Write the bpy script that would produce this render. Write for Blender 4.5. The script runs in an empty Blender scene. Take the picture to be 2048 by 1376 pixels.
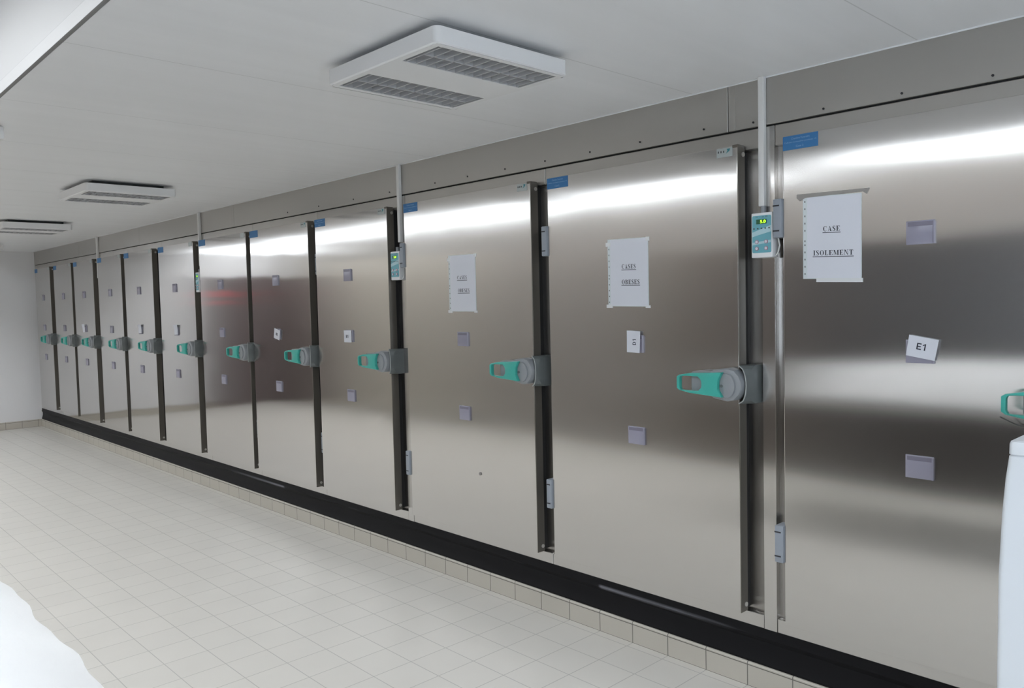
import bpy, bmesh, math, random
from mathutils import Vector, Matrix

random.seed(7)
sc = bpy.context.scene
C = sc.collection

# ------------------------------------------------------------------ camera
cam_data = bpy.data.cameras.new('camera')
cam = bpy.data.objects.new('camera', cam_data)
C.objects.link(cam)
cam_data.sensor_width = 36.0
cam_data.lens = 28.1625
cam_data.clip_start = 0.05
R_ = Vector((0.6882917, 0.72507942, -0.02267966))
U_ = Vector((-0.02219758, 0.0522997, 0.9983847))
F_ = Vector((-0.72509434, 0.68667647, -0.05209246))
M = Matrix(((R_.x, U_.x, -F_.x, 3.71018), (R_.y, U_.y, -F_.y, -2.96948),
            (R_.z, U_.z, -F_.z, 1.61489), (0, 0, 0, 1)))
cam.matrix_world = M
sc.camera = cam

# ------------------------------------------------------------------ world, exposure
world = bpy.data.worlds.new('world')
sc.world = world
world.use_nodes = True
world.node_tree.nodes['Background'].inputs[0].default_value = (0.75, 0.86, 1.0, 1)
world.node_tree.nodes['Background'].inputs[1].default_value = 0.6
sc.view_settings.view_transform = 'Standard'
sc.view_settings.look = 'None'
sc.view_settings.gamma = 1.0
sc.view_settings.use_curve_mapping = False
sc.view_settings.exposure = 0.55
sc.cycles.use_denoising = True
sc.cycles.max_bounces = 12
sc.cycles.diffuse_bounces = 8
sc.cycles.glossy_bounces = 6
FILL_GLOW = 7.0  # strength of the added fill pane behind the camera
ROOF = 6.8
SKY = 5.6         # radiance of the daylight in the high window panes

# ------------------------------------------------------------------ dimensions
H = 2.478          # ceiling
XL, XR = -9.196, 6.6
YB = -3.97         # wall behind the photographer
FY = -0.025        # front of the steel frame
LY = -0.08         # front of a door leaf
ZB, ZT = 0.32, 2.222

# ------------------------------------------------------------------ materials
def mat(name, color, rough=0.5, metal=0.0, spec=0.5, emit=None, estr=0.0, aniso=0.0):
    m = bpy.data.materials.new(name)
    m.use_nodes = True
    b = m.node_tree.nodes['Principled BSDF']
    b.inputs['Base Color'].default_value = (*color, 1)
    b.inputs['Roughness'].default_value = rough
    b.inputs['Metallic'].default_value = metal
    b.inputs['Specular IOR Level'].default_value = spec
    if aniso:
        b.inputs['Anisotropic'].default_value = aniso
    if emit:
        b.inputs['Emission Color'].default_value = (*emit, 1)
        b.inputs['Emission Strength'].default_value = estr
    return m

def N(m, t):
    return m.node_tree.nodes.new(t)

def L(m, a, b):
    m.node_tree.links.new(a, b)

def math_node(m, op, a, b=None):
    n = N(m, 'ShaderNodeMath'); n.operation = op
    for i, v in enumerate((a, b)):
        if v is None: continue
        if isinstance(v, (int, float)): n.inputs[i].default_value = v
        else: L(m, v, n.inputs[i])
    return n.outputs[0]

def noise(m, vec, scale, detail=3, rough=0.5):
    n = N(m, 'ShaderNodeTexNoise')
    n.inputs['Scale'].default_value = scale
    n.inputs['Detail'].default_value = detail
    n.inputs['Roughness'].default_value = rough
    if vec is not None: L(m, vec, n.inputs['Vector'])
    return n.outputs['Fac']

def remap(m, v, a, b, c, d):
    n = N(m, 'ShaderNodeMapRange')
    n.inputs[1].default_value = a; n.inputs[2].default_value = b
    n.inputs[3].default_value = c; n.inputs[4].default_value = d
    L(m, v, n.inputs[0])
    return n.outputs[0]

def scaled_pos(m, s):
    g = N(m, 'ShaderNodeNewGeometry')
    v = N(m, 'ShaderNodeVectorMath'); v.operation = 'MULTIPLY'
    v.inputs[1].default_value = s
    L(m, g.outputs['Position'], v.inputs[0])
    return v.outputs[0]

def mix_color(m, fac, a, b):
    n = N(m, 'ShaderNodeMix'); n.data_type = 'RGBA'
    for s, v in ((n.inputs[6], a), (n.inputs[7], b)):
        if isinstance(v, tuple): s.default_value = (*v, 1)
        else: L(m, v, s)
    if isinstance(fac, (int, float)): n.inputs[0].default_value = fac
    else: L(m, fac, n.inputs[0])
    return n.outputs[2]

def brushed(name, color, rough, aniso=0.85, wave=0.10):
    """stainless sheet with a vertical grain"""
    m = mat(name, color, rough, 1.0, aniso=aniso)
    b = m.node_tree.nodes['Principled BSDF']
    t = N(m, 'ShaderNodeTangent'); t.direction_type = 'RADIAL'; t.axis = 'Z'
    L(m, t.outputs[0], b.inputs['Tangent'])
    big = noise(m, scaled_pos(m, (1.6, 1.6, 2.6)), 1.0, 1)
    bp = N(m, 'ShaderNodeBump')
    bp.inputs['Strength'].default_value = wave
    bp.inputs['Distance'].default_value = 0.05
    L(m, big, bp.inputs['Height'])
    L(m, bp.outputs[0], b.inputs['Normal'])
    return m

STEEL = [brushed('brushed_steel_%d' % i, (0.62, 0.605, 0.585), r, a, 0.03)
         for i, (r, a) in enumerate(((0.165, 1.0), (0.16, 1.0), (0.155, 1.0), (0.125, 1.0), (0.11, 0.95), (0.11, 0.9)))]
steel_edge = mat('steel_edge', (0.15, 0.138, 0.118), 0.35, 0.45)  # dark reflection of the frame put into the edge's colour
steel_frame = brushed('steel_frame', (0.36, 0.345, 0.33), 0.20, 1.0, 0.03)
steel_fascia = brushed('steel_fascia', (0.52, 0.505, 0.48), 0.30, 0.7, 0.04)
screw_mat = mat('screw_metal', (0.75, 0.74, 0.70), 0.35, 0.8)
gasket_mat = mat('black_gasket', (0.012, 0.012, 0.012), 0.7)
teal_mat = mat('teal_plastic', (0.045, 0.37, 0.31), 0.38)
grey_plastic = mat('grey_plastic', (0.25, 0.265, 0.28), 0.42)
dark_grey_plastic = mat('dark_grey_plastic', (0.125, 0.14, 0.14), 0.45)
edge_grey = mat('pale_grey_lip', (0.36, 0.38, 0.37), 0.5)
hinge_mat = mat('hinge_plastic', (0.25, 0.275, 0.31), 0.45)
slot_mat = mat('dark_slot', (0.02, 0.02, 0.025), 0.6)
blue_mat = mat('blue_label', (0.035, 0.165, 0.38), 0.5)
blue_text = mat('blue_label_text', (0.24, 0.40, 0.60), 0.5)
plate_mat = mat('nameplate', (0.42, 0.46, 0.46), 0.35, 0.3)
plate_dark = mat('nameplate_dark', (0.06, 0.07, 0.07), 0.5)
plate_teal = mat('nameplate_teal', (0.04, 0.22, 0.26), 0.5)
pocket_mat = mat('lilac_plastic', (0.27, 0.26, 0.325), 0.22)
pocket_strip = mat('lilac_plastic_strip', (0.18, 0.17, 0.22), 0.25)
paper_mat = mat('white_paper', (0.62, 0.635, 0.69), 0.55)
sleeve_mat = mat('clear_sleeve', (0.60, 0.65, 0.67), 0.22)
tape_clear = mat('white_tape', (0.66, 0.67, 0.68), 0.25)
tape_brown = mat('greyish_tape', (0.26, 0.245, 0.23), 0.3)
ink_mat = mat('black_ink', (0.03, 0.032, 0.045), 0.6)
card_ink = mat('card_ink', (0.012, 0.014, 0.03), 0.6)
hole_mat = mat('punched_hole', (0.10, 0.11, 0.11), 0.6)
white_plastic = mat('white_plastic', (0.72, 0.73, 0.74), 0.4)
trunk_mat = mat('white_trunking', (0.68, 0.68, 0.67), 0.45)
panel_teal = mat('teal_membrane', (0.13, 0.36, 0.42), 0.4)
panel_pale = mat('pale_membrane', (0.38, 0.56, 0.60), 0.4)
display_mat = mat('dark_display', (0.01, 0.09, 0.04), 0.3)
digit_mat = mat('lit_digits', (0.1, 0.5, 0.02), 0.4, emit=(0.42, 1.0, 0.02), estr=1.6)
button_mat = mat('button_ring', (0.35, 0.20, 0.27), 0.4)
button_face = mat('button_face', (0.62, 0.60, 0.64), 0.4)
enamel_mat = mat('white_enamel', (0.50, 0.53, 0.56), 0.38)
lamp_body = mat('white_lamp_housing', (0.76, 0.765, 0.77), 0.4)
louver_mat = mat('grey_louver', (0.52, 0.525, 0.54), 0.4, 0.2)
recess_mat = mat('louver_recess', (0.50, 0.505, 0.51), 0.5)
gap_mat = mat('lamp_spacer', (0.05, 0.055, 0.055), 0.7)
tube_off = mat('unlit_tube', (0.42, 0.43, 0.44), 0.3)
sky_mat = mat('daylit_pane', (0.8, 0.9, 1.0), 0.2, emit=(0.90, 0.95, 1.0), estr=SKY)
fill_glow_mat = mat('fill_glow_pane', (0.8, 0.9, 1.0), 0.2, emit=(0.76, 0.87, 1.0), estr=FILL_GLOW)
roof_mat = mat('daylit_rooflight', (0.8, 0.9, 1.0), 0.2, emit=(0.95, 0.975, 1.0), estr=ROOF)
wall_white = mat('white_wall', (0.70, 0.70, 0.71), 0.55)
wall_beige = mat('beige_wall', (0.27, 0.25, 0.23), 0.5)
door_dark = mat('dark_door_paint', (0.10, 0.072, 0.074), 0.4)
door_brown = mat('brown_door_paint', (0.030, 0.026, 0.026), 0.4)
wall_pale = mat('pale_beige_panelling', (0.46, 0.425, 0.375), 0.5)
door_taupe = mat('taupe_door_paint', (0.12, 0.095, 0.08), 0.4)
red_mat = mat('red_sign', (0.5, 0.02, 0.03), 0.4)
frame_white = mat('white_frame', (0.75, 0.75, 0.75), 0.4)
caster_mat = mat('caster_rubber', (0.05, 0.05, 0.05), 0.6)
tube_steel = mat('trolley_steel', (0.6, 0.6, 0.6), 0.3, 1.0)
wire_mat = mat('grey_wire', (0.12, 0.12, 0.12), 0.5)
spot_mat = mat('grey_spot', (0.20, 0.19, 0.18), 0.6)
sheet_mat = mat('white_sheet', (0.97, 0.975, 0.98), 0.7)

def tile_material(name, base, joint, kind):
    m = mat(name, base, 0.36, spec=0.4)
    b = m.node_tree.nodes['Principled BSDF']
    g = N(m, 'ShaderNodeNewGeometry')
    s = N(m, 'ShaderNodeSeparateXYZ'); L(m, g.outputs['Position'], s.inputs[0])
    def dist(coord, off, pitch):
        return math_node(m, 'PINGPONG', math_node(m, 'ADD', coord, off), pitch / 2)
    if kind == 'floor':
        ds = [dist(s.outputs[0], 0.003, 0.2), dist(s.outputs[1], 0.085, 0.2)]
    elif kind == 'base_x':
        ds = [dist(s.outputs[0], 0.003, 0.2)]
    else:
        ds = [dist(s.outputs[1], 0.085, 0.2)]
    d = ds[0] if len(ds) == 1 else math_node(m, 'MINIMUM', ds[0], ds[1])
    if kind != 'floor':
        z = math_node(m, 'ABSOLUTE', math_node(m, 'SUBTRACT', s.outputs[2], 0.089))
        d = math_node(m, 'MINIMUM', math_node(m, 'MINIMUM', d, z), math_node(m, 'ABSOLUTE', s.outputs[2]))
    j = remap(m, d, 0.0012, 0.0026, 1.0, 0.0)
    # one shade per tile
    fl = N(m, 'ShaderNodeVectorMath'); fl.operation = 'FLOOR'
    ad = N(m, 'ShaderNodeVectorMath'); ad.operation = 'MULTIPLY_ADD'
    ad.inputs[1].default_value = (5, 5, 0 if kind == 'floor' else 0)
    ad.inputs[2].default_value = (0.015, 0.425, 0)
    L(m, g.outputs['Position'], ad.inputs[0]); L(m, ad.outputs[0], fl.inputs[0])
    wn = N(m, 'ShaderNodeTexWhiteNoise'); wn.noise_dimensions = '3D'
    L(m, fl.outputs[0], wn.inputs['Vector'])
    dirt = noise(m, scaled_pos(m, (3, 3, 3)), 1.0, 4)
    shade = math_node(m, 'ADD', remap(m, wn.outputs['Value'], 0, 1, 0.985, 1.012), remap(m, dirt, 0.3, 0.7, -0.02, 0.02))
    tint = N(m, 'ShaderNodeMix'); tint.data_type = 'RGBA'; tint.blend_type = 'MULTIPLY'
    tint.inputs[0].default_value = 1.0
    tint.inputs[6].default_value = (*base, 1)
    cc = N(m, 'ShaderNodeCombineColor')
    for i in range(3): L(m, shade, cc.inputs[i])
    L(m, cc.outputs[0], tint.inputs[7])
    L(m, mix_color(m, j, tint.outputs[2], joint), b.inputs['Base Color'])
    L(m, remap(m, j, 0, 1, 0.38, 0.8), b.inputs['Roughness'])
    return m

floor_mat = tile_material('floor_tiles', (0.575, 0.555, 0.515), (0.40, 0.39, 0.37), 'floor')
base_tiles = tile_material('base_tiles', (0.41, 0.385, 0.335), (0.10, 0.095, 0.085), 'base_x')
base_tiles_y = tile_material('base_tiles_side', (0.46, 0.43, 0.38), (0.14, 0.13, 0.12), 'base_y')

def ceiling_material():
    m = mat('ceiling_panels', (0.80, 0.80, 0.80), 0.38, spec=0.45)
    b = m.node_tree.nodes['Principled BSDF']
    g = N(m, 'ShaderNodeNewGeometry')
    s = N(m, 'ShaderNodeSeparateXYZ'); L(m, g.outputs['Position'], s.inputs[0])
    d = math_node(m, 'PINGPONG', math_node(m, 'ADD', s.outputs[0], -1.75), 0.4525)
    j = remap(m, d, 0.0012, 0.003, 0.45, 0.0)
    streak = noise(m, scaled_pos(m, (9, 0.5, 1)), 1.0, 3)
    L(m, mix_color(m, j, mix_color(m, remap(m, streak, 0.3, 0.7, 0, 1), (0.78, 0.79, 0.805), (0.82, 0.83, 0.845)), (0.35, 0.36, 0.36)), b.inputs['Base Color'])
    L(m, remap(m, streak, 0.3, 0.7, 0.34, 0.42), b.inputs['Roughness'])
    return m
ceiling_mat = ceiling_material()
ceiling_back_mat = mat('ceiling_back_panels', (0.74, 0.74, 0.735), 0.45)

strip_mat = mat('grey_angle_strip', (0.19, 0.19, 0.19), 0.5)
drop_mat = mat('grey_drop_panels', (0.17, 0.17, 0.17), 0.5)

def rubber_material():
    m = mat('black_rubber', (0.007, 0.007, 0.008), 0.55, spec=0.12)
    b = m.node_tree.nodes['Principled BSDF']
    g = N(m, 'ShaderNodeNewGeometry')
    s = N(m, 'ShaderNodeSeparateXYZ'); L(m, g.outputs['Position'], s.inputs[0])
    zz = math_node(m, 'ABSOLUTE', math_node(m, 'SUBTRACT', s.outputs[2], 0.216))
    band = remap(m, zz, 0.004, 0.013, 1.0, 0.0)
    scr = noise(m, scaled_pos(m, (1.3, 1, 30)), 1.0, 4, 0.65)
    p1 = math_node(m, 'MULTIPLY', remap(m, s.outputs[0], 1.18, 1.20, 0.0, 1.0), remap(m, s.outputs[0], 1.25, 1.95, 1.0, 0.0))  # highlight streaks along the ridge, painted in grey
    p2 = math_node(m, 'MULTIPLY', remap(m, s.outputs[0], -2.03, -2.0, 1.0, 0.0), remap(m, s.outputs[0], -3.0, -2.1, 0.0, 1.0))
    gleam_scuff = math_node(m, 'ADD', math_node(m, 'ADD', p1, p2), remap(m, scr, 0.56, 0.66, 0.0, 0.25))  # painted highlight streaks plus faint random scuffs
    gleam_mask = math_node(m, 'MULTIPLY', band, gleam_scuff)
    L(m, mix_color(m, gleam_mask, (0.007, 0.007, 0.008), (0.13, 0.13, 0.145)), b.inputs['Base Color'])
    L(m, remap(m, gleam_mask, 0, 1, 0.5, 0.35), b.inputs['Roughness'])
    return m
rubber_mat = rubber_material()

def fabric_bump(m):
    b = m.node_tree.nodes['Principled BSDF']
    bp = N(m, 'ShaderNodeBump'); bp.inputs['Strength'].default_value = 0.3; bp.inputs['Distance'].default_value = 0.01
    L(m, noise(m, scaled_pos(m, (14, 14, 14)), 1.0, 4), bp.inputs['Height'])
    L(m, bp.outputs[0], b.inputs['Normal'])
fabric_bump(sheet_mat)

# ------------------------------------------------------------------ mesh helpers
def box(bm, x0, x1, y0, y1, z0, z1, bevel=0.0, seg=2):
    t = bmesh.new()
    bmesh.ops.create_cube(t, size=1.0)
    for v in t.verts:
        v.co = Vector(((x0 + x1) / 2 + v.co.x * (x1 - x0), (y0 + y1) / 2 + v.co.y * (y1 - y0), (z0 + z1) / 2 + v.co.z * (z1 - z0)))
    if bevel > 0:
        bmesh.ops.bevel(t, geom=list(t.edges), offset=bevel, segments=seg, profile=0.5, affect='EDGES')
    merge(bm, t)

def merge(bm, t, mtx=None):
    if mtx is not None:
        bmesh.ops.transform(t, matrix=mtx, verts=t.verts)
    me = bpy.data.meshes.new('tmp'); t.to_mesh(me); t.free()
    bm.from_mesh(me); bpy.data.meshes.remove(me)

def prism_y(bm, pts, y0, y1, bevel=0.0, hole=None):
    """outline pts in (x, z), extruded from y0 (front) to y1 (back); optional hole outline with the same count of points"""
    t = bmesh.new()
    if hole is None:
        a = [t.verts.new((x, y0, z)) for x, z in pts]
        b = [t.verts.new((x, y1, z)) for x, z in pts]
        t.faces.new(a); t.faces.new(list(reversed(b)))
        n = len(a)
        for i in range(n):
            t.faces.new((a[i], b[i], b[(i + 1) % n], a[(i + 1) % n]))
    else:
        n = len(pts)
        a = [t.verts.new((x, y0, z)) for x, z in pts]; b = [t.verts.new((x, y1, z)) for x, z in pts]
        c = [t.verts.new((x, y0, z)) for x, z in hole]; d = [t.verts.new((x, y1, z)) for x, z in hole]
        for i in range(n):
            k = (i + 1) % n
            t.faces.new((a[i], a[k], c[k], c[i])); t.faces.new((b[k], b[i], d[i], d[k]))
            t.faces.new((a[k], a[i], b[i], b[k])); t.faces.new((c[i], c[k], d[k], d[i]))
    bmesh.ops.recalc_face_normals(t, faces=t.faces)
    if bevel > 0:
        e = [ed for ed in t.edges if len(ed.link_faces) == 2 and ed.calc_face_angle(0) > 0.6]
        bmesh.ops.bevel(t, geom=e, offset=bevel, segments=2, profile=0.5, affect='EDGES')
    merge(bm, t)

def cyl(bm, c, axis, r, h, seg=20, r2=None):
    t = bmesh.new()
    bmesh.ops.create_cone(t, cap_ends=True, segments=seg, radius1=r, radius2=r if r2 is None else r2, depth=h)
    q = Vector((0, 0, 1)).rotation_difference(Vector(axis).normalized()).to_matrix().to_4x4()
    merge(bm, t, Matrix.Translation(Vector(c)) @ q)

def tube(bm, pts, r, seg=8):
    pts = [Vector(p) for p in pts]
    rings = []
    for i, p in enumerate(pts):
        d = (pts[min(i + 1, len(pts) - 1)] - pts[max(i - 1, 0)]).normalized()
        a = d.orthogonal().normalized() if i == 0 else (a - d * a.dot(d)).normalized()
        b = d.cross(a)
        rings.append([bm.verts.new(p + (a * math.cos(2 * math.pi * k / seg) + b * math.sin(2 * math.pi * k / seg)) * r) for k in range(seg)])
    for i in range(len(rings) - 1):
        for k in range(seg):
            bm.faces.new((rings[i][k], rings[i][(k + 1) % seg], rings[i + 1][(k + 1) % seg], rings[i + 1][k]))
    bm.faces.new(list(reversed(rings[0]))); bm.faces.new(rings[-1])

def smooth(bm, ang=0.45):
    for f in bm.faces: f.smooth = True
    for e in bm.edges:
        e.smooth = len(e.link_faces) == 2 and e.calc_face_angle(0) < ang

def obj(name, bm, m, parent=None, sm=True):
    """ONE mesh object; coordinates in bm are world ones and are stored relative to the parent's place"""
    me = bpy.data.meshes.new(name)
    off = Vector((0, 0, 0))
    p = parent
    while p is not None:
        off += p.location; p = p.parent
    if parent is None and bm.verts:
        xs = [v.co for v in bm.verts]
        off = Vector(((min(v.x for v in xs) + max(v.x for v in xs)) / 2, (min(v.y for v in xs) + max(v.y for v in xs)) / 2, min(v.z for v in xs)))
    bmesh.ops.translate(bm, vec=-off, verts=bm.verts)
    bmesh.ops.recalc_face_normals(bm, faces=bm.faces)
    if sm: smooth(bm)
    bm.to_mesh(me); bm.free()
    for x in (m if isinstance(m, (list, tuple)) else [m]): me.materials.append(x)
    o = bpy.data.objects.new(name, me)
    C.objects.link(o)
    if parent is None: o.location = off
    else: o.parent = parent
    return o

def struct(name, bm, m, parent=None):
    o = obj(name, bm, m, parent, sm=False)
    if parent is None: o['kind'] = 'structure'
    return o

def thing(name, label, cat, loc, group=None):
    o = bpy.data.objects.new(name, None)
    o.empty_display_size = 0.1
    C.objects.link(o)
    o.location = loc
    return tag(o, label, cat, group)

def tag(o, label, cat, group=None):
    o['label'] = label; o['category'] = cat
    if group: o['group'] = group
    return o

def BM():
    return bmesh.new()

# ------------------------------------------------------------------ lettering
def text_bm(bm, s, cx, cz, height, y, depth=0.0006, bold=0.0, rot=0.0, width=None):
    """plain sans letters standing in the wall's plane, facing -Y, centred on (cx, cz); height = cap height"""
    cu = bpy.data.curves.new('txt', 'FONT')
    cu.body = s; cu.align_x = 'CENTER'; cu.align_y = 'CENTER'
    cu.size = 1.0; cu.offset = bold; cu.extrude = 0.0
    cu.resolution_u = 3
    o = bpy.data.objects.new('txt', cu); C.objects.link(o)
    dg = bpy.context.evaluated_depsgraph_get()
    me = bpy.data.meshes.new_from_object(o.evaluated_get(dg))
    bpy.data.objects.remove(o); bpy.data.curves.remove(cu)
    t = bmesh.new(); t.from_mesh(me); bpy.data.meshes.remove(me)
    xs = [v.co.x for v in t.verts]; ys = [v.co.y for v in t.verts]
    k = height / (max(ys) - min(ys))
    kx = k if width is None else width / (max(xs) - min(xs))
    mx = (max(xs) + min(xs)) / 2; my = (max(ys) + min(ys)) / 2
    c, n = math.cos(rot), math.sin(rot)
    for v in t.verts:
        a = (v.co.x - mx) * kx; b = (v.co.y - my) * k
        v.co = Vector((cx + a * c - b * n, y, cz + a * n + b * c))
    fs = list(t.faces)
    r = bmesh.ops.extrude_face_region(t, geom=fs)
    bmesh.ops.translate(t, vec=(0, depth, 0), verts=[e for e in r['geom'] if isinstance(e, bmesh.types.BMVert)])
    merge(bm, t)

SANS = {'E': [[(0, 0), (.18, 0), (.18, 1), (0, 1)], [(.18, .84), (.66, .84), (.66, 1), (.18, 1)], [(.18, .43), (.61, .43), (.61, .58), (.18, .58)], [(.18, 0), (.68, 0), (.68, .16), (.18, .16)]],
        '1': [[(.26, 0), (.45, 0), (.45, 1), (.30, 1)], [(.02, .66), (.26, .76), (.30, 1), (.22, .92), (.02, .82)]],
        'D': [[(0, 0), (.18, 0), (.18, 1), (0, 1)], [(.18, .84), (.36, .84), (.36, 1), (.18, 1)], [(.18, 0), (.36, 0), (.36, .16), (.18, .16)]]}

def sans_text(bm, s, cx, cz, cap, y, rot):
    SANS['B'] = SANS['E'][:1] + [r4(.18, .84, .38, 1), r4(.18, 0, .38, .16), r4(.18, .43, .40, .57)] + arc_strip(.36, .74, .28, .26, -math.pi / 2, math.pi / 2, .18, .15, 8) + arc_strip(.38, .28, .32, .28, -math.pi / 2, math.pi / 2, .18, .15, 8)
    SANS['D'] = SANS['D'][:3] + arc_strip(.34, .5, .38, .5, -math.pi / 2, math.pi / 2, .19, .15, 12)
    adv = {'B': .84, 'E': .84, 'D': .88, '1': .5}
    w = sum(adv[c] for c in s) - .1
    x = -w / 2
    c_, s_ = math.cos(rot), math.sin(rot)
    for c in s:
        for poly in SANS[c]:
            v = []
            for px, pz in poly:
                a = (x + px) * cap; b = (pz - .5) * cap
                v.append(bm.verts.new((cx + a * c_ - b * s_, y, cz + a * s_ + b * c_)))
            bm.faces.new(v)
        x += adv[c]

def arc_strip(cx, cy, rx, ry, a0, a1, thick, thin, n=16):
    out = []
    for i in range(n):
        q = []
        for a in (a0 + (a1 - a0) * i / n, a0 + (a1 - a0) * (i + 1) / n):
            w = thin + (thick - thin) * abs(math.cos(a)) ** 1.5
            ux, uy = math.cos(a), math.sin(a)
            q.append(((cx + rx * ux, cy + ry * uy), (cx + (rx - w) * ux, cy + (ry - min(w, thin * 1.3)) * uy)))
        out.append([q[0][0], q[1][0], q[1][1], q[0][1]])
    return out

def r4(x0, y0, x1, y1):
    return [(x0, y0), (x1, y0), (x1, y1), (x0, y1)]

SERIF = {
    'I': (0.42, [r4(.11, 0, .31, 1), r4(0, 0, .42, .06), r4(0, .94, .42, 1)]),
    'L': (0.66, [r4(.09, 0, .29, 1), r4(0, .94, .40, 1), r4(0, 0, .62, .06), [(.50, .06), (.62, .06), (.64, .30), (.60, .30)]]),
    'E': (0.68, [r4(.09, 0, .29, 1), r4(0, .94, .62, 1), r4(0, 0, .63, .06), r4(.29, .48, .46, .54), r4(.43, .36, .48, .66),
                 [(.52, .06), (.63, .06), (.66, .28), (.62, .28)], [(.52, .94), (.62, .94), (.62, .74), (.58, .74)]]),
    'T': (0.70, [r4(.25, 0, .45, 1), r4(.14, 0, .56, .06), r4(.02, .94, .68, 1), [(.02, .94), (.10, .94), (.05, .72), (.01, .72)], [(.68, .94), (.60, .94), (.65, .72), (.69, .72)]]),
    'N': (0.78, [r4(.10, 0, .16, 1), r4(.62, 0, .68, 1), [(.04, 1), (.26, 1), (.68, 0), (.60, 0)], r4(0, 0, .27, .05), r4(.50, .95, .78, 1), r4(0, .95, .2, 1)]),
    'M': (0.98, [r4(.10, 0, .16, 1), r4(.70, 0, .90, 1), [(.06, 1), (.27, 1), (.53, .15), (.46, 0)], [(.46, 0), (.53, .15), (.78, 1), (.72, 1)],
                 r4(0, 0, .27, .05), r4(.60, 0, .98, .05), r4(.70, .95, .98, 1), r4(0, .95, .2, 1)]),
    'A': (0.74, [[(.08, 0), (.14, 0), (.38, 1), (.34, 1)], [(.44, 0), (.66, 0), (.40, 1), (.34, 1)], r4(.2, .30, .5, .36), r4(0, 0, .24, .05), r4(.36, 0, .74, .05)]),
    'C': (0.72, arc_strip(.38, .5, .36, .52, math.radians(50), math.radians(312), .2, .06, 20) + [r4(.60, .70, .65, 1.0)]),
    'O': (0.78, arc_strip(.39, .5, .37, .52, 0, 2 * math.pi, .2, .06, 24)),
    'B': (0.68, [r4(.09, 0, .29, 1), r4(0, .94, .36, 1), r4(0, 0, .36, .06), r4(.29, .49, .40, .55)]
          + arc_strip(.34, .755, .26, .245, -math.pi / 2, math.pi / 2, .19, .06, 10) + arc_strip(.34, .27, .31, .27, -math.pi / 2, math.pi / 2, .2, .06, 10)),
    'S': (0.56, arc_strip(.27, .74, .24, .28, math.radians(35), math.radians(225), .16, .06, 12)
          + [[(.06, .66), (.20, .75), (.49, .36), (.36, .24)]]
          + arc_strip(.27, .26, .24, .28, math.radians(-145), math.radians(45), .16, .06, 12) + [r4(.44, .72, .48, 1.0), r4(.03, 0, .07, .3)]),
}

def serif_text(bm, s, cx, cz, cap, width, y, tilt=0.0, underline=True):
    w = sum(SERIF[c][0] for c in s) + 0.10 * (len(s) - 1)
    kx = width / w
    x = -width / 2
    def put(poly):
        a = []
        for px, pz in poly:
            a.append(bm.verts.new((cx + px, y, cz + pz + tilt * px)))
        bm.faces.new(a)
    for c in s:
        for poly in SERIF[c][1]:
            put([(x + p[0] * kx, (p[1] - 0.5) * cap) for p in poly])
        x += (SERIF[c][0] + 0.10) * kx
    if underline:
        put([(-width / 2 - .002, -cap * .84), (width / 2 + .002, -cap * .84), (width / 2 + .002, -cap * .70), (-width / 2 - .002, -cap * .70)])

# ------------------------------------------------------------------ room shell
bm = BM(); box(bm, XL - .1, XR + .1, YB - .1, 0.4, -0.1, 0.0); struct('floor', bm, floor_mat)
bm = BM(); box(bm, XL - .1, XR + .1, -2.20, 0.4, H, H + .1); struct('ceiling', bm, ceiling_mat)
bm = BM(); box(bm, XL - .1, XR + .1, YB - .1, -2.20, 3.12, 3.22); struct('ceiling_rear', bm, ceiling_back_mat)
# drop from the rear bay's higher ceiling down to the lower one, with an angle strip along its foot
bm = BM(); box(bm, XL - .1, XR + .1, -2.21, -2.10, H + .001, 3.12); struct('wall_drop', bm, drop_mat)
bm = BM(); box(bm, XL, XR, -2.216, -2.2095, H - .001, H + .046, .001); struct('trim_1', bm, strip_mat)
bm = BM(); box(bm, XL, XR, -2.2125, -2.2095, H + .046, H + .050); struct('trim_4', bm, slot_mat)
bm = BM(); box(bm, XL - .1, XL, YB - .1, 0.4, 0, 3.12); struct('wall_left', bm, wall_white)
bm = BM(); box(bm, XR, XR + .1, YB - .1, 0.4, 0, 3.12); struct('wall_right', bm, wall_white)
# wall behind the photographer with a row of high windows
WZ0, WZ1 = 2.66, 2.92
wins = [(-9.10, -7.65), (-7.55, -6.10), (-6.0, -4.55), (-4.45, -3.0), (-2.90, -1.6), (-1.45, -.35), (0.95, 2.3), (2.4, 3.75), (3.85, 5.2), (5.3, 6.5)]
bm = BM()
GX0, GX1, GZ0, GZ1 = 4.6, 6.45, .95, 2.25
box(bm, XL, GX0, YB - .1, YB, 0, WZ0); box(bm, GX1, XR, YB - .1, YB, 0, WZ0)
box(bm, GX0, GX1, YB - .1, YB, 0, GZ0); box(bm, GX0, GX1, YB - .1, YB, GZ1, WZ0); box(bm, XL, XR, YB - .1, YB, WZ1, 3.12)
ed = [XL] + [v for w in wins for v in w] + [XR]
for a, b in zip(ed[0::2], ed[1::2]): box(bm, a, b, YB - .1, YB, WZ0, WZ1)
struct('wall_back', bm, wall_beige)
for k, (a, b) in enumerate(wins):
    bm = BM(); box(bm, a, b, YB - .07, YB - .05, WZ0, WZ1); wo = struct('window_%d' % (k + 1), bm, sky_mat)
    bm = BM()
    for x0, x1, z0, z1 in ((a, a + .03, WZ0, WZ1), (b - .03, b, WZ0, WZ1), (a, b, WZ0, WZ0 + .03), (a, b, WZ1 - .03, WZ1)):
        box(bm, x0, x1, YB - .05, YB - .01, z0, z1)
    obj('window_frame', bm, frame_white, wo)
bm = BM(); box(bm, GX0, GX1, YB - .07, YB - .05, GZ0, GZ1); wo = struct('window_16', bm, fill_glow_mat)  # unseen glowing pane, added to fill the room with cool light
bm = BM()
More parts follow.
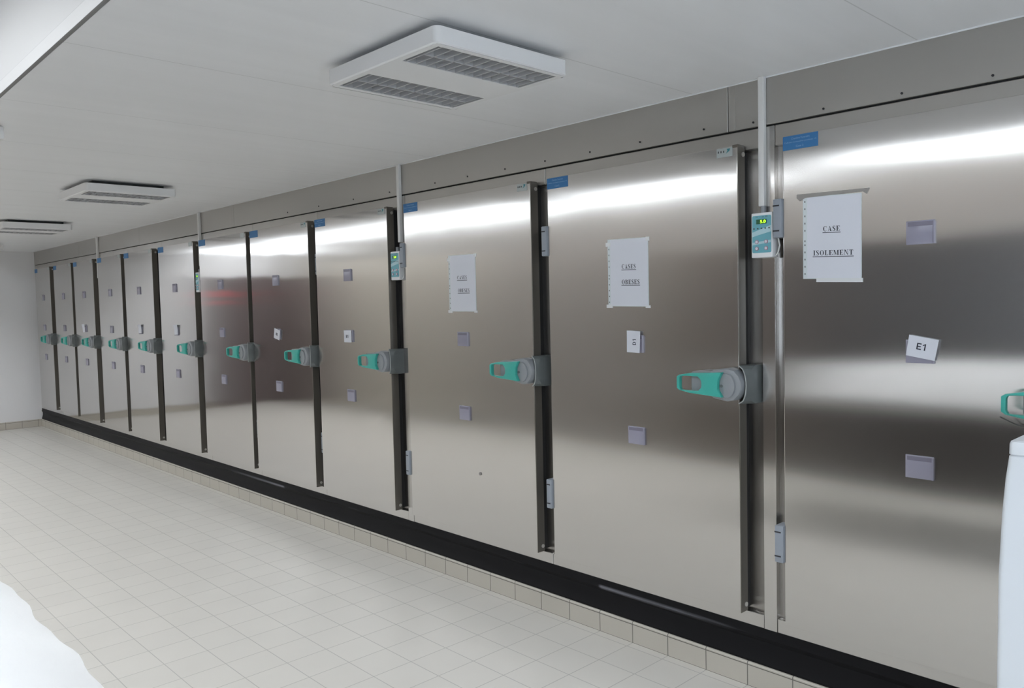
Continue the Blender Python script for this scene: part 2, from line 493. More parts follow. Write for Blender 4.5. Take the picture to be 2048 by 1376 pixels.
for x0, x1, z0, z1 in ((GX0, GX0 + .05, GZ0, GZ1), (GX1 - .05, GX1, GZ0, GZ1), (GX0, GX1, GZ0, GZ0 + .05), (GX0, GX1, GZ1 - .05, GZ1), (5.5, 5.56, GZ0, GZ1)):
    box(bm, x0, x1, YB - .05, YB - .01, z0, z1)
obj('window_frame', bm, frame_white, wo)  # frame around the added fill pane
# high window in the end wall of the rear bay
bm = BM(); box(bm, XL + .001, XL + .01, -3.85, -2.30, 2.54, 2.68); wo = struct('window_17', bm, sky_mat)
bm = BM()
for y0, y1, z0, z1 in ((-3.88, -3.85, 2.51, 2.71), (-2.30, -2.27, 2.51, 2.71), (-3.88, -2.27, 2.51, 2.54), (-3.88, -2.27, 2.68, 2.71)):
    box(bm, XL + .001, XL + .03, y0, y1, z0, z1)
obj('window_frame', bm, frame_white, wo)
# pale panelling on part of the rear wall
bm = BM(); box(bm, -7.5, -4.2, YB, YB + .012, 0.11, 2.3, .002); struct('trim_5', bm, wall_pale)
# rooflights over the rear bay
for k in range(5):
    x = -7.6 + 3.0 * k
    bm = BM(); box(bm, x - 1.2, x + 1.2, -3.45, -2.70, 3.105, 3.119); wo = struct('window_%d' % (11 + k), bm, roof_mat)
    bm = BM()
    for x0, x1, y0, y1 in ((x - 1.25, x + 1.25, -3.5, -3.45), (x - 1.25, x + 1.25, -2.70, -2.65), (x - 1.25, x - 1.2, -3.45, -2.70), (x + 1.2, x + 1.25, -3.45, -2.70)):
        box(bm, x0, x1, y0, y1, 3.06, 3.119)
    obj('window_frame', bm, frame_white, wo)
# doors that only the steel mirrors
bm = BM(); box(bm, XL, XL + .045, -3.95, -2.53, 0.005, 2.14, .004); d1 = struct('door_1', bm, door_dark)
bm = BM()
box(bm, XL + .045, XL + .05, -3.0, -2.62, 1.80, 1.90); box(bm, XL + .045, XL + .05, -2.9, -2.62, 1.68, 1.74)
obj('red_sign', bm, red_mat, d1)
bm = BM(); box(bm, -9.14, -7.6, YB, YB + .045, 0.005, 2.1, .004); struct('door_2', bm, door_dark)
bm = BM(); box(bm, 0.21, 3.3, YB, YB + .045, 0.005, 2.05, .004); struct('door_3', bm, door_brown)
bm = BM(); box(bm, -1.1, .2, YB, YB + .045, 0.005, 2.05, .004); struct('door_4', bm, door_taupe)

# ------------------------------------------------------------------ front of the cold room
DOORS = [  # (left edge, right edge) of the twelve leaves, from the photographer's end
    (2.187, 3.195), (0.937, 1.993), (-0.268, 0.818), (-1.322, -0.445), (-2.331, -1.420), (-3.327, -2.402),
    (-4.301, -3.454), (-5.283, -4.468), (-6.185, -5.386), (-7.125, -6.359), (-8.020, -7.224), (-8.960, -8.201)]
POSTS = [(2.066, 2.124), (-0.384, -0.328), (-3.390, -3.350), (-6.297, -6.243)]
seams = [0.874] + [l - .055 for l, r in DOORS[3:]] + [3.26]
cuts = sorted([XL] + [p for q in POSTS for p in q] + [s for s in seams if not any(a - .03 < s < b + .03 for a, b in POSTS)] + [XR])
bm = BM(); box(bm, XL, XR, 0.0, 0.35, 0.0, H); wfr = struct('wall_front', bm, steel_frame)
lower = []; posts = []
bm = BM()
for a, b in zip(cuts[:-1], cuts[1:]):
    post = any(abs(a - p[0]) < 1e-4 for p in POSTS)
    if post:
        posts.append((a + .001, b - .001))
    else:
        box(bm, a + .0015, b - .0015, FY, 0.0, 2.205, 2.284, .002, 1)
        lower.append((a + .0015, b - .0015))
obj('frame_edge', bm, steel_fascia, wfr, sm=False)
for a, b in posts:
    bm = BM(); box(bm, a, b, FY, 0.0, 0.255, 2.284, .001, 1); obj('frame_post', bm, STEEL[1], wfr, sm=False)
bm = BM()
for a, b in lower: box(bm, a, b, FY, 0.0, 0.255, 0.312, .002, 1)
obj('frame_sill', bm, STEEL[1], wfr, sm=False)
bm = BM(); box(bm, XL, XR, -0.012, 0.0, 2.275, 2.3); obj('shadow_gap', bm, gasket_mat, wfr)
# fascia of folded sheets under the ceiling
fc = [XR, 1.918, -2.75, -4.95, -7.08, XL]
first = None
for i, (b, a) in enumerate(zip(fc[:-1], fc[1:])):
    bm = BM(); box(bm, a + .0015, b - .0015, FY, -0.002, 2.291, H - .001, .002, 1)
    if i < 2: box(bm, a + .002 if i else a + 0.004, a + .034, FY - .0015, FY + .001, 2.293, H - .003)
    o = struct('fascia_panel', bm, steel_fascia)
    o['kind'] = 'structure'
    sx = [x for x in (3.2, 2.885, 2.603, 2.322, 2.033, 1.804, 1.47, 1.173, .874, .578, .271, -.023, -.485, -.9, -1.35, -1.8) if a < x < b]
    for x in sx:
        s = BM(); cyl(s, (x, FY - .001, 2.322 - .012 * (x > 2)), (0, 1, 0), .0042, .004, 10)
        obj('screw', s, slot_mat, o)
bm = BM(); box(bm, XL, XR, FY - .006, FY, H - .006, H, .002); struct('trim_2', bm, white_plastic)
# black rubber skirting with a bulging profile
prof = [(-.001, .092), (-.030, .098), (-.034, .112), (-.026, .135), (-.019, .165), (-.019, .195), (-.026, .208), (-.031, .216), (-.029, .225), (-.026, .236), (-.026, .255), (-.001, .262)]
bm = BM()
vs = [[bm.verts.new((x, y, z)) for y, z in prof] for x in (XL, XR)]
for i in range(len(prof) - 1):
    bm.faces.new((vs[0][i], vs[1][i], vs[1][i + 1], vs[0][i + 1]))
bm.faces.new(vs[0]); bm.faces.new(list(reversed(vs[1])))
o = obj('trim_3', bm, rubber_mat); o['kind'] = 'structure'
# tiled plinth with a rounded nosing
prof = [(0.0, 0.0), (-.040, 0.0), (-.040, .091), (-.0405, .096), (-.037, .1005), (-.030, .102), (0.0, .102)]
bm = BM()
vs = [[bm.verts.new((x, y + .035, z)) for y, z in prof] for x in (XL, XR)]
for v in vs[0] + vs[1]:
    v.co.y -= .035
n = len(prof)
for i in range(n - 1):
    bm.faces.new((vs[0][i], vs[1][i], vs[1][i + 1], vs[0][i + 1]))
bm.faces.new(vs[0]); bm.faces.new(list(reversed(vs[1])))
o = obj('baseboard_front', bm, base_tiles); o['kind'] = 'structure'
bm = BM(); box(bm, XL, XL + .012, -2.53, -.04, 0, .105, .003); o = struct('baseboard_left', bm, base_tiles_y)

# ------------------------------------------------------------------ cold-room doors
def rounded(x0, x1, z0, z1, r, n=4):
    pts = []
    for cx, cz, a in ((x1 - r, z1 - r, 0), (x0 + r, z1 - r, 90), (x0 + r, z0 + r, 180), (x1 - r, z0 + r, 270)):
        for k in range(n + 1):
            t = math.radians(a + 90 * k / n)
            pts.append((cx + r * math.cos(t), cz + r * math.sin(t)))
    return pts

def pocket(root, cx, cz, y=LY):
    bm = BM()
    prism_y(bm, [(cx - .046, cz - .040), (cx + .046, cz - .040), (cx + .046, cz + .040), (cx - .046, cz + .040)], y - .004, y, .001)
    # thicker right flank that stands off the leaf
    box(bm, cx + .041, cx + .047, y - .009, y, cz - .040, cz + .036, .001, 1)
    p = obj('label_pocket', bm, pocket_mat, root)
    bm = BM(); box(bm, cx - .040, cx + .044, y - .0055, y - .0035, cz + .022, cz + .036, .0005, 1)
    obj('pocket_strip', bm, pocket_strip, p)

HZ = 1.263
def lever(root, r):
    """teal pull handle, grey latch body on the leaf, darker keeper on the frame"""
    # keeper: wedge with a concave left end that cradles the body
    bm = BM()
    n = 12
    zs = [HZ - .077 + .154 * i / n for i in range(n + 1)]
    rings = []
    for z in zs:
        q = (z - HZ) / .077
        h = math.sqrt(max(0.0, 1 - q * q))
        xl = r + .012 + .045 * h       # hollow arc
        yl = -.104 - .020 * h
        rings.append([(xl, yl, z), (xl + .003, yl - .001, z), (r + .0605, -.060 - .05 * h, z), (r + .0605, -.001, z), (r + .010, -.001, z), (r + .010, -.07, z)])
    vv = [[bm.verts.new(p) for p in ring] for ring in rings]
    k = len(vv[0])
    for i in range(n):
        for j in range(k):
            bm.faces.new((vv[i][j], vv[i][(j + 1) % k], vv[i + 1][(j + 1) % k], vv[i + 1][j]))
    bm.faces.new(vv[0]); bm.faces.new(list(reversed(vv[-1])))
    ke = obj('latch_keeper', bm, dark_grey_plastic, root)
    bm = BM()
    tube(bm, [(ring[0][0], ring[0][1] - .0005, ring[0][2]) for ring in rings], .0025, 6)
    obj('keeper_lip', bm, edge_grey, ke)
    # body on the leaf
    bm = BM()
    prism_y(bm, [(r - .112, HZ - .040), (r - .085, HZ - .058), (r - .02, HZ - .068), (r + .012, HZ - .061), (r + .034, HZ - .040), (r + .047, HZ - .013),
                 (r + .047, HZ + .013), (r + .034, HZ + .040), (r + .012, HZ + .061), (r - .02, HZ + .068), (r - .085, HZ + .058), (r - .112, HZ + .040)], -.145, -.0805, .012)
    bo = obj('latch_body', bm, grey_plastic, root)
    bm = BM()
    pts = []
    for i in range(20):
        t = 2 * math.pi * i / 20
        pts.append((r - .018 + .040 * math.cos(t) * (1.0 if math.cos(t) > 0 else .95), HZ - .003 + .050 * math.sin(t)))
    prism_y(bm, pts, -.154, -.140, .004)
    cap = obj('latch_cap', bm, grey_plastic, bo)
    bm = BM(); cyl(bm, (r - .036, -.155, HZ - .004), (0, 1, 0), .006, .004, 12)
    obj('screw', bm, dark_grey_plastic, cap)
    # teal loop
    xl, xr = r - .240, r - .026
    out, hol = [], []
    # outline and hole share the same number of points
    zl, zr = .037, .050
    def half(x):
        return zl + (zr - zl) * (x - xl) / (xr - xl)
    topx = [xl + .012, xl + .06, xl + .11, xl + .16, xr]
    out = [(xl, HZ - .024 + .002), (xl, HZ + .024 + .002)] + [(x, HZ + half(x) + .002 - (.006 if x < xl + .02 else 0)) for x in topx]
    out += [(xr - .018, HZ + .018), (xr - .020, HZ - .018)]
    out += [(x, HZ - half(x) + .001 + (.006 if x < xl + .02 else 0)) for x in reversed(topx)]
    h0, h1 = xl + .014, xl + .120
    zt = .0285
    hol = [(h0, HZ - .018), (h0, HZ + .020), (h0 + .006, HZ + zt), (h0 + .03, HZ + zt + .002), (h1 - .018, HZ + zt + .002), (h1 - .006, HZ + .020), (h1 - .001, HZ + .012),
           (h1, HZ + .004), (h1, HZ - .006), (h1 - .001, HZ - .014), (h1 - .006, HZ - .020), (h1 - .018, HZ - zt - .001), (h0 + .03, HZ - zt - .001), (h0 + .006, HZ - zt)]
    bm = BM()
    prism_y(bm, out, -.172, -.150, .003, hole=hol)
    obj('lever', bm, teal_mat, root)
    bm = BM(); box(bm, xl + .052, r - .07, -.146, -.0805, HZ - .036, HZ + .049, .010)
    obj('lever_arm', bm, grey_plastic, bo)

def hinge(root, l, z0, deep):
    bm = BM()
    if deep: box(bm, l - .037, l - .0005, -.092, -.026, z0, z0 + .148, .005)
    else: box(bm, l - .050, l - .001, -.060, -.026, z0, z0 + .148, .005)
    h = obj('hinge', bm, hinge_mat, root)
    bm = BM()
    for z in (z0 + .026, z0 + .122):
        if deep: box(bm, l - .0365, l - .010, -.0928, -.084, z - .0028, z + .0028)
        else: box(bm, l - .0495, l - .018, -.0608, -.050, z - .0028, z + .0028)
    obj('hinge_slot', bm, slot_mat, h)

STICKER = ['Chambre Funeraire', 'Cellules mortuaires positives +5', 'Case']
def make_door(i, label, group, card_at=None):
    l, r = DOORS[i]
    root = thing('cold_room_door', label, 'door', ((l + r) / 2, -.05, ZB), group)
    st = STEEL[min(i // 2 if i < 6 else 4, 5)] if i > 2 else STEEL[i]
    if i >= 6: st = STEEL[5]
    elif i >= 3: st = STEEL[i]
    bm = BM(); box(bm, l, r, LY, -.032, ZB, ZT, .003, 2); obj('leaf', bm, st, root, sm=False)
    # profile along the closing edge, with its two screws
    bm = BM(); box(bm, r - .001, r + .003, LY - .001, -.029, ZB - .004, ZT - .008, .0008, 1); e = obj('edge_profile', bm, steel_edge, root)
    for z in (ZB + .025, ZT - .035):
        bm = BM(); cyl(bm, (r + .004, -.045, z), (1, 0, 0), .0095, .006, 12); obj('screw', bm, screw_mat, e)
    bm = BM(); box(bm, r - .022, r + .004, LY - .003, -.034, ZT - .010, ZT + .002, .002); obj('corner_cap', bm, steel_edge, root)
    bm = BM(); box(bm, l + .02, r - .004, -.032, -.0005, ZB + .004, ZT - .024); obj('gasket', bm, gasket_mat, root)
    # blue sticker in the upper corner at the hinges
    sx0, sx1 = l - .003, l + .140
    bm = BM(); box(bm, sx0 + .004, sx1, LY - .0012, LY, 2.167, 2.2195); s = obj('sticker', bm, blue_mat, root)
    if i < 4:
        bm = BM()
        text_bm(bm, STICKER[0], (sx0 + sx1) / 2 + .003, 2.2085, .0075, LY - .0016, width=.072)
        text_bm(bm, STICKER[1], (sx0 + sx1) / 2 + .002, 2.1945, .0070, LY - .0016, width=.126)
        text_bm(bm, STICKER[2] + ' %d' % (i + 1 if i else 2), (sx0 + sx1) / 2, 2.1785, .0075, LY - .0016, width=.030)
        obj('sticker_text', bm, blue_text, s)
    # maker's plate at the closing edge
    bm = BM(); box(bm, r - .094, r - .022, LY - .002, LY, 2.181, 2.2175, .0006, 1); p = obj('nameplate', bm, plate_mat, root)
    if i < 5:
        bm = BM()
        for dx in (-.085, -.073, -.061):
            box(bm, r + dx - .0025, r + dx + .0025, LY - .0028, LY - .001, 2.199, 2.207)
        obj('plate_mark', bm, plate_dark, p)
        bm = BM(); prism_y(bm, [(r - .050, 2.194), (r - .034, 2.204), (r - .032, 2.213), (r - .047, 2.212), (r - .043, 2.205)], LY - .0028, LY - .001)
        obj('plate_emblem', bm, plate_teal, p)
    cx = {0: 2.686, 1: 1.470, 2: .262, 3: -.915, 4: -1.926, 5: -2.910}.get(i, (l + r) / 2 + .0)
    if i == 6: cx = -3.918
    if i == 7: cx = -4.875
    for z in ((1.820, 1.415, 1.016) if i not in (1, 2) else (1.415, .998)):
        pocket(root, cx, z)
    lever(root, r)
    hinge(root, l, 1.840, i < 3); hinge(root, l, .568, i < 3)
    return root, cx

doors = []
LAB = [
    'wide stainless cold room door nearest the camera, bearing the CASE ISOLEMENT sheet and tilted E1 card',
    'wide stainless cold room door with the CASES OBESES sheet above a sideways D1 card',
    'wide stainless cold room door with the CASES OBESES sheet and no white card, two lilac pockets',
    'narrow stainless cold room door next to the wide ones, with an upright white card in its middle pocket',
    'narrow stainless cold room door with a tilted white card, second to the left of the wide doors',
    'narrow stainless cold room door without card, third left of the wide doors, mirroring a dark doorway with red marks',
    'narrow stainless cold room door with a curled white card, fourth left of the wide doors, beside the third white trunking',
    'narrow stainless cold room door with a white card leaning left, fifth to the left of the wide doors',
    'narrow stainless cold room door with three empty pockets, just right of the farthest white trunking',
    'narrow stainless cold room door with a bent white card, just left of the farthest white trunking',
    'narrow stainless cold room door with three empty pockets, second from the far white wall',
    'narrow stainless cold room door touching the far white wall, last of the row']
for i in range(12):
    doors.append(make_door(i, LAB[i], 'stainless steel cold room doors along the wall'))

# small marks on the leaves
bm = BM(); cyl(bm, (.381, LY - .002, .668), (0, 1, 0), .009, .004, 10); obj('adhesive_spot', bm, spot_mat, doors[2][0])
bm = BM(); tube(bm, [(2.95, -.155, 1.222), (2.965, -.12, 1.205), (2.985, -.10, 1.192), (3.03, -.09, 1.186), (3.08, -.088, 1.19)], .0022, 6)
obj('wire', bm, wire_mat, doors[0][0])

# ------------------------------------------------------------------ taped sheets
def sheet(label, x0, x1, z0, z1, tilt, words, tape):
    """clear punched sleeve with a printed page, taped to a leaf"""
    y = LY
    root = thing('paper_sign', label, 'sign', ((x0 + x1) / 2, y, z0), 'printed sheets in clear sleeves taped to the wide doors')
    w = x1 - x0
    def q(bm, a0, a1, b0, b1, ya, yb):
        prism_y(bm, [(x0 + a0, z0 + b0 + tilt * a0), (x0 + a1, z0 + b0 + tilt * a1), (x0 + a1, z0 + b1 + tilt * a1), (x0 + a0, z0 + b1 + tilt * a0)], ya, yb)
    h = z1 - z0
    bm = BM(); q(bm, 0, w, 0, h, y - .0016, y - .0002); s = obj('sleeve', bm, sleeve_mat, root)
    for k in range(11):
        bm = BM()
        zz = h * (.06 + .088 * k) if k != 5 else h * .46
        q(bm, .0055, .0095, zz - .0032, zz + .0032, y - .0021, y - .0014)
        obj('punched_hole', bm, hole_mat, s)
    bm = BM(); q(bm, .0165, w - .003, .003, h - .003, y - .0024, y - .0015); p = obj('page', bm, paper_mat, root)
    bm = BM()
    for text, dz, cxr, cap, width in words:
        serif_text(bm, text, x0 + cxr, z1 - dz + tilt * cxr, cap, width, y - .0027, tilt)
    obj('lettering', bm, ink_mat, p, sm=False)
    if tape == 'wide':
        bm = BM()
        prism_y(bm, [(x0 - .024, z1 - .002), (x0 - .012, z1 - .014), (x0 + .010, z1 - .004), (x1 + .004, z1 + .004 + tilt * w), (x1 + .018, z1 - .006 + tilt * w), (x1 + .028, z1 + .014 + tilt * w), (x0 - .024, z1 + .012)], y - .0030, y - .0002)
        obj('tape', bm, tape_brown, root)
        bm = BM(); q(bm, .052, w + .004, -.012, .003, y - .0030, y - .0002); obj('tape', bm, tape_clear, root)
    else:
        for a0, a1, b0, b1 in ((-.010, .018, h - .032, h - .014), (-.010, .024, -.008, .008), (w - .016, w + .008, -.006, .006), (w - .012, w + .006, h - .016, h + .002)):
            bm = BM(); q(bm, a0, a1, b0, b1, y - .0030, y - .0002); obj('tape', bm, tape_clear, root)

sheet('white CASE ISOLEMENT sheet in a punched clear sleeve, taped above the E1 card', 2.268, 2.487, 1.678, 1.984, -.035,
      [('CASE', .122, .110, .0185, .064), ('ISOLEMENT', .210, .115, .0185, .150)], 'wide')
sheet('white CASES OBESES sheet taped above the sideways D1 card', 1.318, 1.548, 1.586, 1.893, -.02,
      [('CASES', .126, .122, .020, .080), ('OBESES', .196, .132, .020, .102)], 'small')
sheet('white CASES OBESES sheet on the wide door without a card, nearest the two lower pockets', .150, .382, 1.570, 1.886, -.01,
      [('CASES', .126, .118, .020, .084), ('OBESES', .198, .130, .020, .100)], 'small')

# ------------------------------------------------------------------ cards pushed into the pockets
def card(label, pts, txt=None, rot=0.0, size=.022, curl=0.0, y=LY - .0100, shift=(0, 0)):
    """pts: outline corners (x, z) clockwise from top left; curl bows the middle towards the room"""
    bm = BM()
    n = 8
    tl, tr, br, bl = pts
    rows = []
    for i in range(n + 1):
        f = i / n
        a = (tl[0] + (tr[0] - tl[0]) * f, tl[1] + (tr[1] - tl[1]) * f)
        b = (bl[0] + (br[0] - bl[0]) * f, bl[1] + (br[1] - bl[1]) * f)
        dy = -curl * math.sin(math.pi * min(1.0, f * 1.0))
        rows.append([bm.verts.new((b[0], y + dy * .5, b[1])), bm.verts.new(((a[0] + b[0]) / 2, y + dy, (a[1] + b[1]) / 2)), bm.verts.new((a[0], y + dy * 1.5 - abs(curl) * .3, a[1]))])
    for i in range(n):
        for j in range(2):
            bm.faces.new((rows[i][j], rows[i + 1][j], rows[i + 1][j + 1], rows[i][j + 1]))
    r = bmesh.ops.extrude_face_region(bm, geom=list(bm.faces))
    bmesh.ops.translate(bm, vec=(0, -.0008, 0), verts=[e for e in r['geom'] if isinstance(e, bmesh.types.BMVert)])
    cx = sum(p[0] for p in pts) / 4; cz = sum(p[1] for p in pts) / 4
    root = thing('label_card', label, 'card', (cx, y, min(p[1] for p in pts)), 'white cards in the door pockets')
    obj('paper', bm, paper_mat, root, sm=False)
    if txt:
        bm = BM()
        if txt in ('E1', 'D1', 'B1'): sans_text(bm, txt, cx + shift[0], cz + shift[1], size, y - curl - .0018, rot)
        else: text_bm(bm, txt, cx + shift[0], cz + shift[1], size, y - curl - .0018, rot=rot, bold=.03)
        obj('lettering', bm, card_ink, root, sm=False)

card('white card reading E1, tilted clockwise in its pocket', [(2.654, 1.473), (2.749, 1.456), (2.736, 1.385), (2.643, 1.402)], 'E1', -.17, .0225, shift=(-.003, .003))
card('white card reading D1 turned on its side', [(1.430, 1.475), (1.506, 1.472), (1.500, 1.374), (1.429, 1.377)], 'D1', math.pi / 2, .019, shift=(.006, -.002))
def plain(cx, cz, w, h, rot):
    c, s = math.cos(rot), math.sin(rot)
    return [(cx + a * c - b * s, cz + a * s + b * c) for a, b in ((-w, h), (w, h), (w, -h), (-w, -h))]
card('upright white card with a dark code, on the narrow door next to the wide ones', plain(-.922, 1.412, .046, .040, 0), 'B1', 0, .021, curl=.004)
card('white tilted card with a dark code, on the second narrow door from the wide ones', plain(-1.917, 1.414, .044, .038, -.22), 'B2', -.22, .020)
card('curled white card on the door beside the third white trunking from the right', plain(-3.905, 1.428, .040, .046, .05), None, curl=.012)
card('white card leaning left on the fifth narrow door left of the wide doors', plain(-4.868, 1.428, .042, .044, .06), None, curl=.010)
card('bent white card on the door left of the farthest white trunking, farthest card of all', plain(-6.775, 1.420, .040, .048, .05), None, curl=.012)

# ------------------------------------------------------------------ trunking and controllers on the posts
def conduit(label, x, z0):
    bm = BM(); box(bm, x - .0125, x + .0125, FY - .024, FY - .0005, z0, H - .0005, .003)
    tag(obj('cable_trunking', bm, trunk_mat), label, 'cable trunking', 'white cable trunkings down the fascia')
conduit('white vertical trunking above the thermostat reading 5.0, nearest the camera', 2.078, 1.972)
conduit('white vertical trunking left of the door with CASES OBESES sheet and no card', -.366, 2.0)
conduit('white vertical trunking left of the door mirroring red marks, third from the right', -3.402, 2.0)
conduit('white vertical trunking nearest the far white wall', -6.303, 2.0)

def controller(label, x0, x1, detail):
    z0, z1 = 1.768, 1.944
    yf, yb = FY - .045, FY - .0005
    root = thing('temperature_controller', label, 'thermostat', ((x0 + x1) / 2, FY, z0), 'temperature controllers on the posts')
    bm = BM(); box(bm, x0, x1, yf, yb, z0, z1, .004); obj('housing', bm, white_plastic, root)
    cx = (x0 + x1) / 2; w = (x1 - x0)
    bm = BM(); prism_y(bm, rounded(x0 + .005, x1 - .005, z0 + .019, z1 - .011, .006), yf - .0015, yf + .001); fp = obj('front_panel', bm, panel_teal, root)
    bm = BM()
    prism_y(bm, [(x0 + .005, z0 + .10), (x1 - .005, z0 + .125), (x1 - .005, z0 + .100), (x0 + .03, z0 + .088), (x0 + .005, z0 + .082)], yf - .002, yf - .001)
    prism_y(bm, [(x0 + .006, z0 + .060), (x1 - .006, z0 + .068), (x1 - .006, z0 + .058), (x0 + .006, z0 + .050)], yf - .002, yf - .001)
    obj('panel_pattern', bm, panel_pale, fp)
    bm = BM(); box(bm, cx - .022, cx + .022, yf - .003, yf - .001, z0 + .132, z0 + .150); d = obj('display', bm, display_mat, root)
    bm = BM(); text_bm(bm, '5.0', cx + .007, z0 + .141, .0125, yf - .0038, bold=.02, width=.024); obj('digits', bm, digit_mat, d, sm=False)
    for dx in (-.020, .020):
        for z in (z0 + .036, z0 + .062):
            bm = BM(); cyl(bm, (cx + dx, yf - .002, z), (0, 1, 0), .0078, .004, 16); b = obj('button', bm, button_mat, root)
            bm = BM(); cyl(bm, (cx + dx, yf - .0045, z), (0, 1, 0), .0052, .002, 12); obj('button_face', bm, button_face, b)
    bm = BM()
    for k in range(5):
        box(bm, x0 + .013 + k * (w - .026) / 4 - .003, x0 + .013 + k * (w - .026) / 4 + .003, yf - .0025, yf - .001, z0 + .112, z0 + .117)
    text_bm(bm, 'o - o II', cx, z0 + .160, .005, yf - .0022, width=.05)
    obj('panel_mark', bm, plate_dark, fp, sm=False)
    bm = BM(); cyl(bm, (cx - .008, FY - .016, z1 + .014), (0, 0, 1), .011, .028, 14); obj('cable_gland', bm, grey_plastic, root)
    bm = BM()
    if detail: tube(bm, [(x1 - .002, FY - .02, z0 + .08), (x1 + .012, FY - .022, z0 + .075), (x1 + .018, FY - .022, z0 + .045), (x1 + .010, FY - .022, z0 + .015), (x1 - .002, FY - .02, z0 + .006)], .003, 6)
    if detail: obj('cable_loop', bm, trunk_mat, root)
    else: bm.free()
controller('white and teal thermostat box reading 5.0 in green, between the D1 and E1 doors', 2.046, 2.137, True)
controller('white and teal thermostat box left of the door with CASES OBESES sheet and no card', -.432, -.341, True)
controller('white and teal thermostat box seen as a sliver beside the door with red reflections', -3.449, -3.379, False)

# ------------------------------------------------------------------ ceiling lights
def light_parts(root, cx, cy):
    zb, zt = 2.400, 2.453
    hx, hy = .315, .292
    def rr(r): return rounded(cx - hx, cx + hx, cy - hy, cy + hy, r, 5)
    LV = [(-.285, -.095), (.095, .285)]
    bm = BM()
    # rim
    t = bmesh.new()
    pts = rr(.022)
    lo = [t.verts.new((x, y, zb + .004)) for x, y in pts]; up = [t.verts.new((x, y, zt)) for x, y in pts]
    k = len(pts)
    for i in range(k): t.faces.new((lo[i], lo[(i + 1) % k], up[(i + 1) % k], up[i]))
    t.faces.new(up)
    inn = [t.verts.new((cx + (x - cx) * .984, cy + (y - cy) * .984, zb)) for x, y in pts]
    for i in range(k): t.faces.new((lo[(i + 1) % k], lo[i], inn[i], inn[(i + 1) % k]))
    merge(bm, t)
    # underside plate around the two openings
    ix, iy = hx * .984, hy * .984
    for x0, x1, y0, y1 in ((-ix + .004, LV[0][0], -iy + .004, iy - .004), (LV[0][1], LV[1][0], -iy, iy), (LV[1][1], ix - .004, -iy + .004, iy - .004)):
        box(bm, cx + x0, cx + x1, cy + y0, cy + y1, zb, zb + .003)
    for a, b in LV:
        box(bm, cx + a, cx + b, cy - iy, cy - .262, zb, zb + .003); box(bm, cx + a, cx + b, cy + .262, cy + iy, zb, zb + .003)
    obj('housing', bm, lamp_body, root)
    bm = BM(); box(bm, cx - .25, cx + .25, cy - .23, cy + .23, zt, H - .0005); obj('ceiling_spacer', bm, gap_mat, root)
    for a, b in LV:
        bm = BM()
        x0, x1 = cx + a, cx + b
        m = louver_mat
        xm = (x0 + x1) / 2
        yy0, yy1 = cy - .262, cy + .262
        lo, hi = zb + .001, zb + .030
        box(bm, xm - .003, xm + .003, yy0 + .014, yy1 - .012, lo, hi)
        box(bm, x0, x0 + .003, yy0, yy1, lo, hi); box(bm, x1 - .003, x1, yy0, yy1, lo, hi)
        nb = 12
        for q in range(nb + 1):
            y = yy0 + .016 + (yy1 - yy0 - .030) * q / nb
            box(bm, x0, x1, y - .0022, y + .0022, lo, hi)
        lv = obj('louver', bm, m, root, sm=False)
        bm = BM(); box(bm, x0, x1, yy0, yy1, hi + .014, hi + .018); obj('reflector', bm, recess_mat, root)
        if True:
            bm = BM()
            cyl(bm, (xm - .045, cy, hi + .004), (0, 1, 0), .008, .5, 10); cyl(bm, (xm + .045, cy, hi + .004), (0, 1, 0), .008, .5, 10)
            obj('fluorescent_tube', bm, tube_off, root)

def ceiling_light(label, cx, cy, group='square louvered ceiling lights'):
    root = thing('ceiling_light', label, 'ceiling light', (cx, cy, 2.400), group)
    light_parts(root, cx, cy)
    return root
ceiling_light('large white square ceiling light with two grey louvers, nearest the camera', 1.476, -1.143)
ceiling_light('white square ceiling light with two louvers, second from the camera', -2.290, -1.066)
ceiling_light('white square ceiling light cut by the left edge of the frame, third from the camera', -5.09, -.985)
ceiling_light('farthest white ceiling light, only its corner showing at the left edge', -8.07, -.965)
bm = BM(); box(bm, -.90, -.585, -2.196, -2.082, 2.415, H - .004, .008)
o = tag(obj('emergency_light', bm, lamp_body), 'small white box under the ceiling, only its corner showing at the left edge', 'emergency light')

# ------------------------------------------------------------------ white cabinet at the right edge
root = thing('white_cabinet', 'tall white cabinet with a lid, cut off by the right edge of the photo', 'cabinet', (3.45, -.62, 0))
def cabinet_shell(bm, levels, x0, x1, y0, y1, r, n=5):
    rings = []
    for z, d in levels:
        rings.append([bm.verts.new((x, y, z)) for x, y in rounded(x0 + d, x1 - d, y0 + d, y1 - d, r, n)])
    k = len(rings[0])
    for a, b in zip(rings[:-1], rings[1:]):
        for i in range(k): bm.faces.new((a[i], a[(i + 1) % k], b[(i + 1) % k], b[i]))
    bm.faces.new(list(reversed(rings[0]))); bm.faces.new(rings[-1])
bm = BM()
cabinet_shell(bm, [(.06, .004), (.07, 0), (.70, 0), (.95, .001), (1.10, .006), (1.18, .011), (1.234, .0165), (1.2345, .019), (1.2372, .019)], 3.146, 3.80, -.90, -.28, .014)
obj('body', bm, enamel_mat, root)
bm = BM()
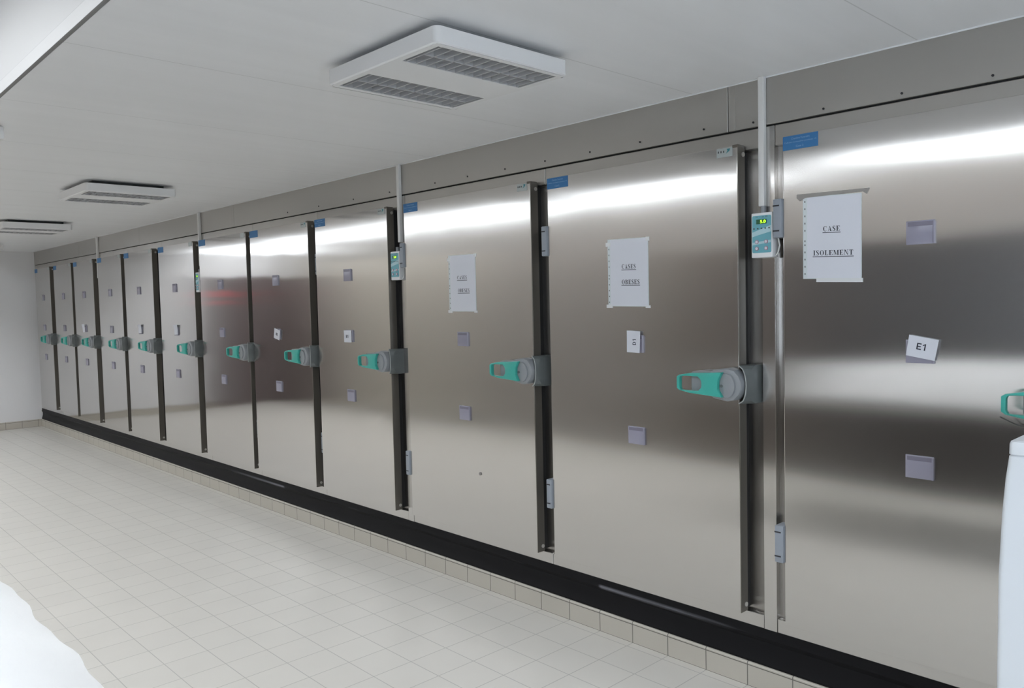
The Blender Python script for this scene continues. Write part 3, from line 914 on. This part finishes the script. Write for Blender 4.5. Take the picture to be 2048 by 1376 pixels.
cabinet_shell(bm, [(1.2375, .0175), (1.239, .0165), (1.262, .017), (1.268, .019), (1.271, .024)], 3.146, 3.80, -.90, -.28, .014)
obj('lid', bm, enamel_mat, root)
for x in (3.2, 3.74):
    for y in (-.84, -.34):
        bm = BM(); cyl(bm, (x, y, .031), (0, 0, 1), .022, .06, 14); obj('foot', bm, caster_mat, root)

# ------------------------------------------------------------------ sheeted trolley at the lower left
root = thing('covered_trolley', 'trolley covered by a bright white sheet, in the lower left corner', 'trolley', (2.0, -2.9, 0))
bm = BM()
nx, ny = 60, 26
X0, X1, Y0, Y1 = .90, 3.02, -3.27, -2.527
grid = []
for i in range(nx + 1):
    row = []
    for j in range(ny + 1):
        u = i / nx; v = j / ny
        x = X0 + (X1 - X0) * u; y = Y0 + (Y1 - Y0) * v
        e = min(1.0, min(v, 1 - v) / .5); ex = min(1.0, min(u, 1 - u) / .12)
        s = (e * .55 + .45 * math.sin(e * math.pi / 2)) * math.sin(ex * math.pi / 2) ** .7
        z = .915 + .30 * s * (0.82 + .10 * math.sin(x * 3.1) + .05 * math.sin(x * 9 + y * 7))
        yy = y + .005 * math.sin(x * 14) * (1 - e) + .003 * math.sin(x * 33 + 1) * (1 - e)
        row.append(bm.verts.new((x, yy, z + .006 * math.sin(x * 17 + y * 11) * e)))
    grid.append(row)
for i in range(nx):
    for j in range(ny):
        bm.faces.new((grid[i][j], grid[i + 1][j], grid[i + 1][j + 1], grid[i][j + 1]))
bmesh.ops.solidify(bm, geom=list(bm.faces), thickness=.004)
obj('sheet', bm, sheet_mat, root, sm=True)
bm = BM(); box(bm, X0 + .06, X1 - .06, Y0 + .06, Y1 - .06, .84, .90, .01); obj('bed_frame', bm, tube_steel, root)
for x in (X0 + .2, X1 - .2):
    for y in (Y0 + .12, Y1 - .12):
        bm = BM(); cyl(bm, (x, y, .49), (0, 0, 1), .018, .71, 14); lg = obj('leg', bm, tube_steel, root)
        bm = BM(); cyl(bm, (x, y, .07), (0, 1, 0), .068, .03, 20); obj('wheel', bm, caster_mat, lg)
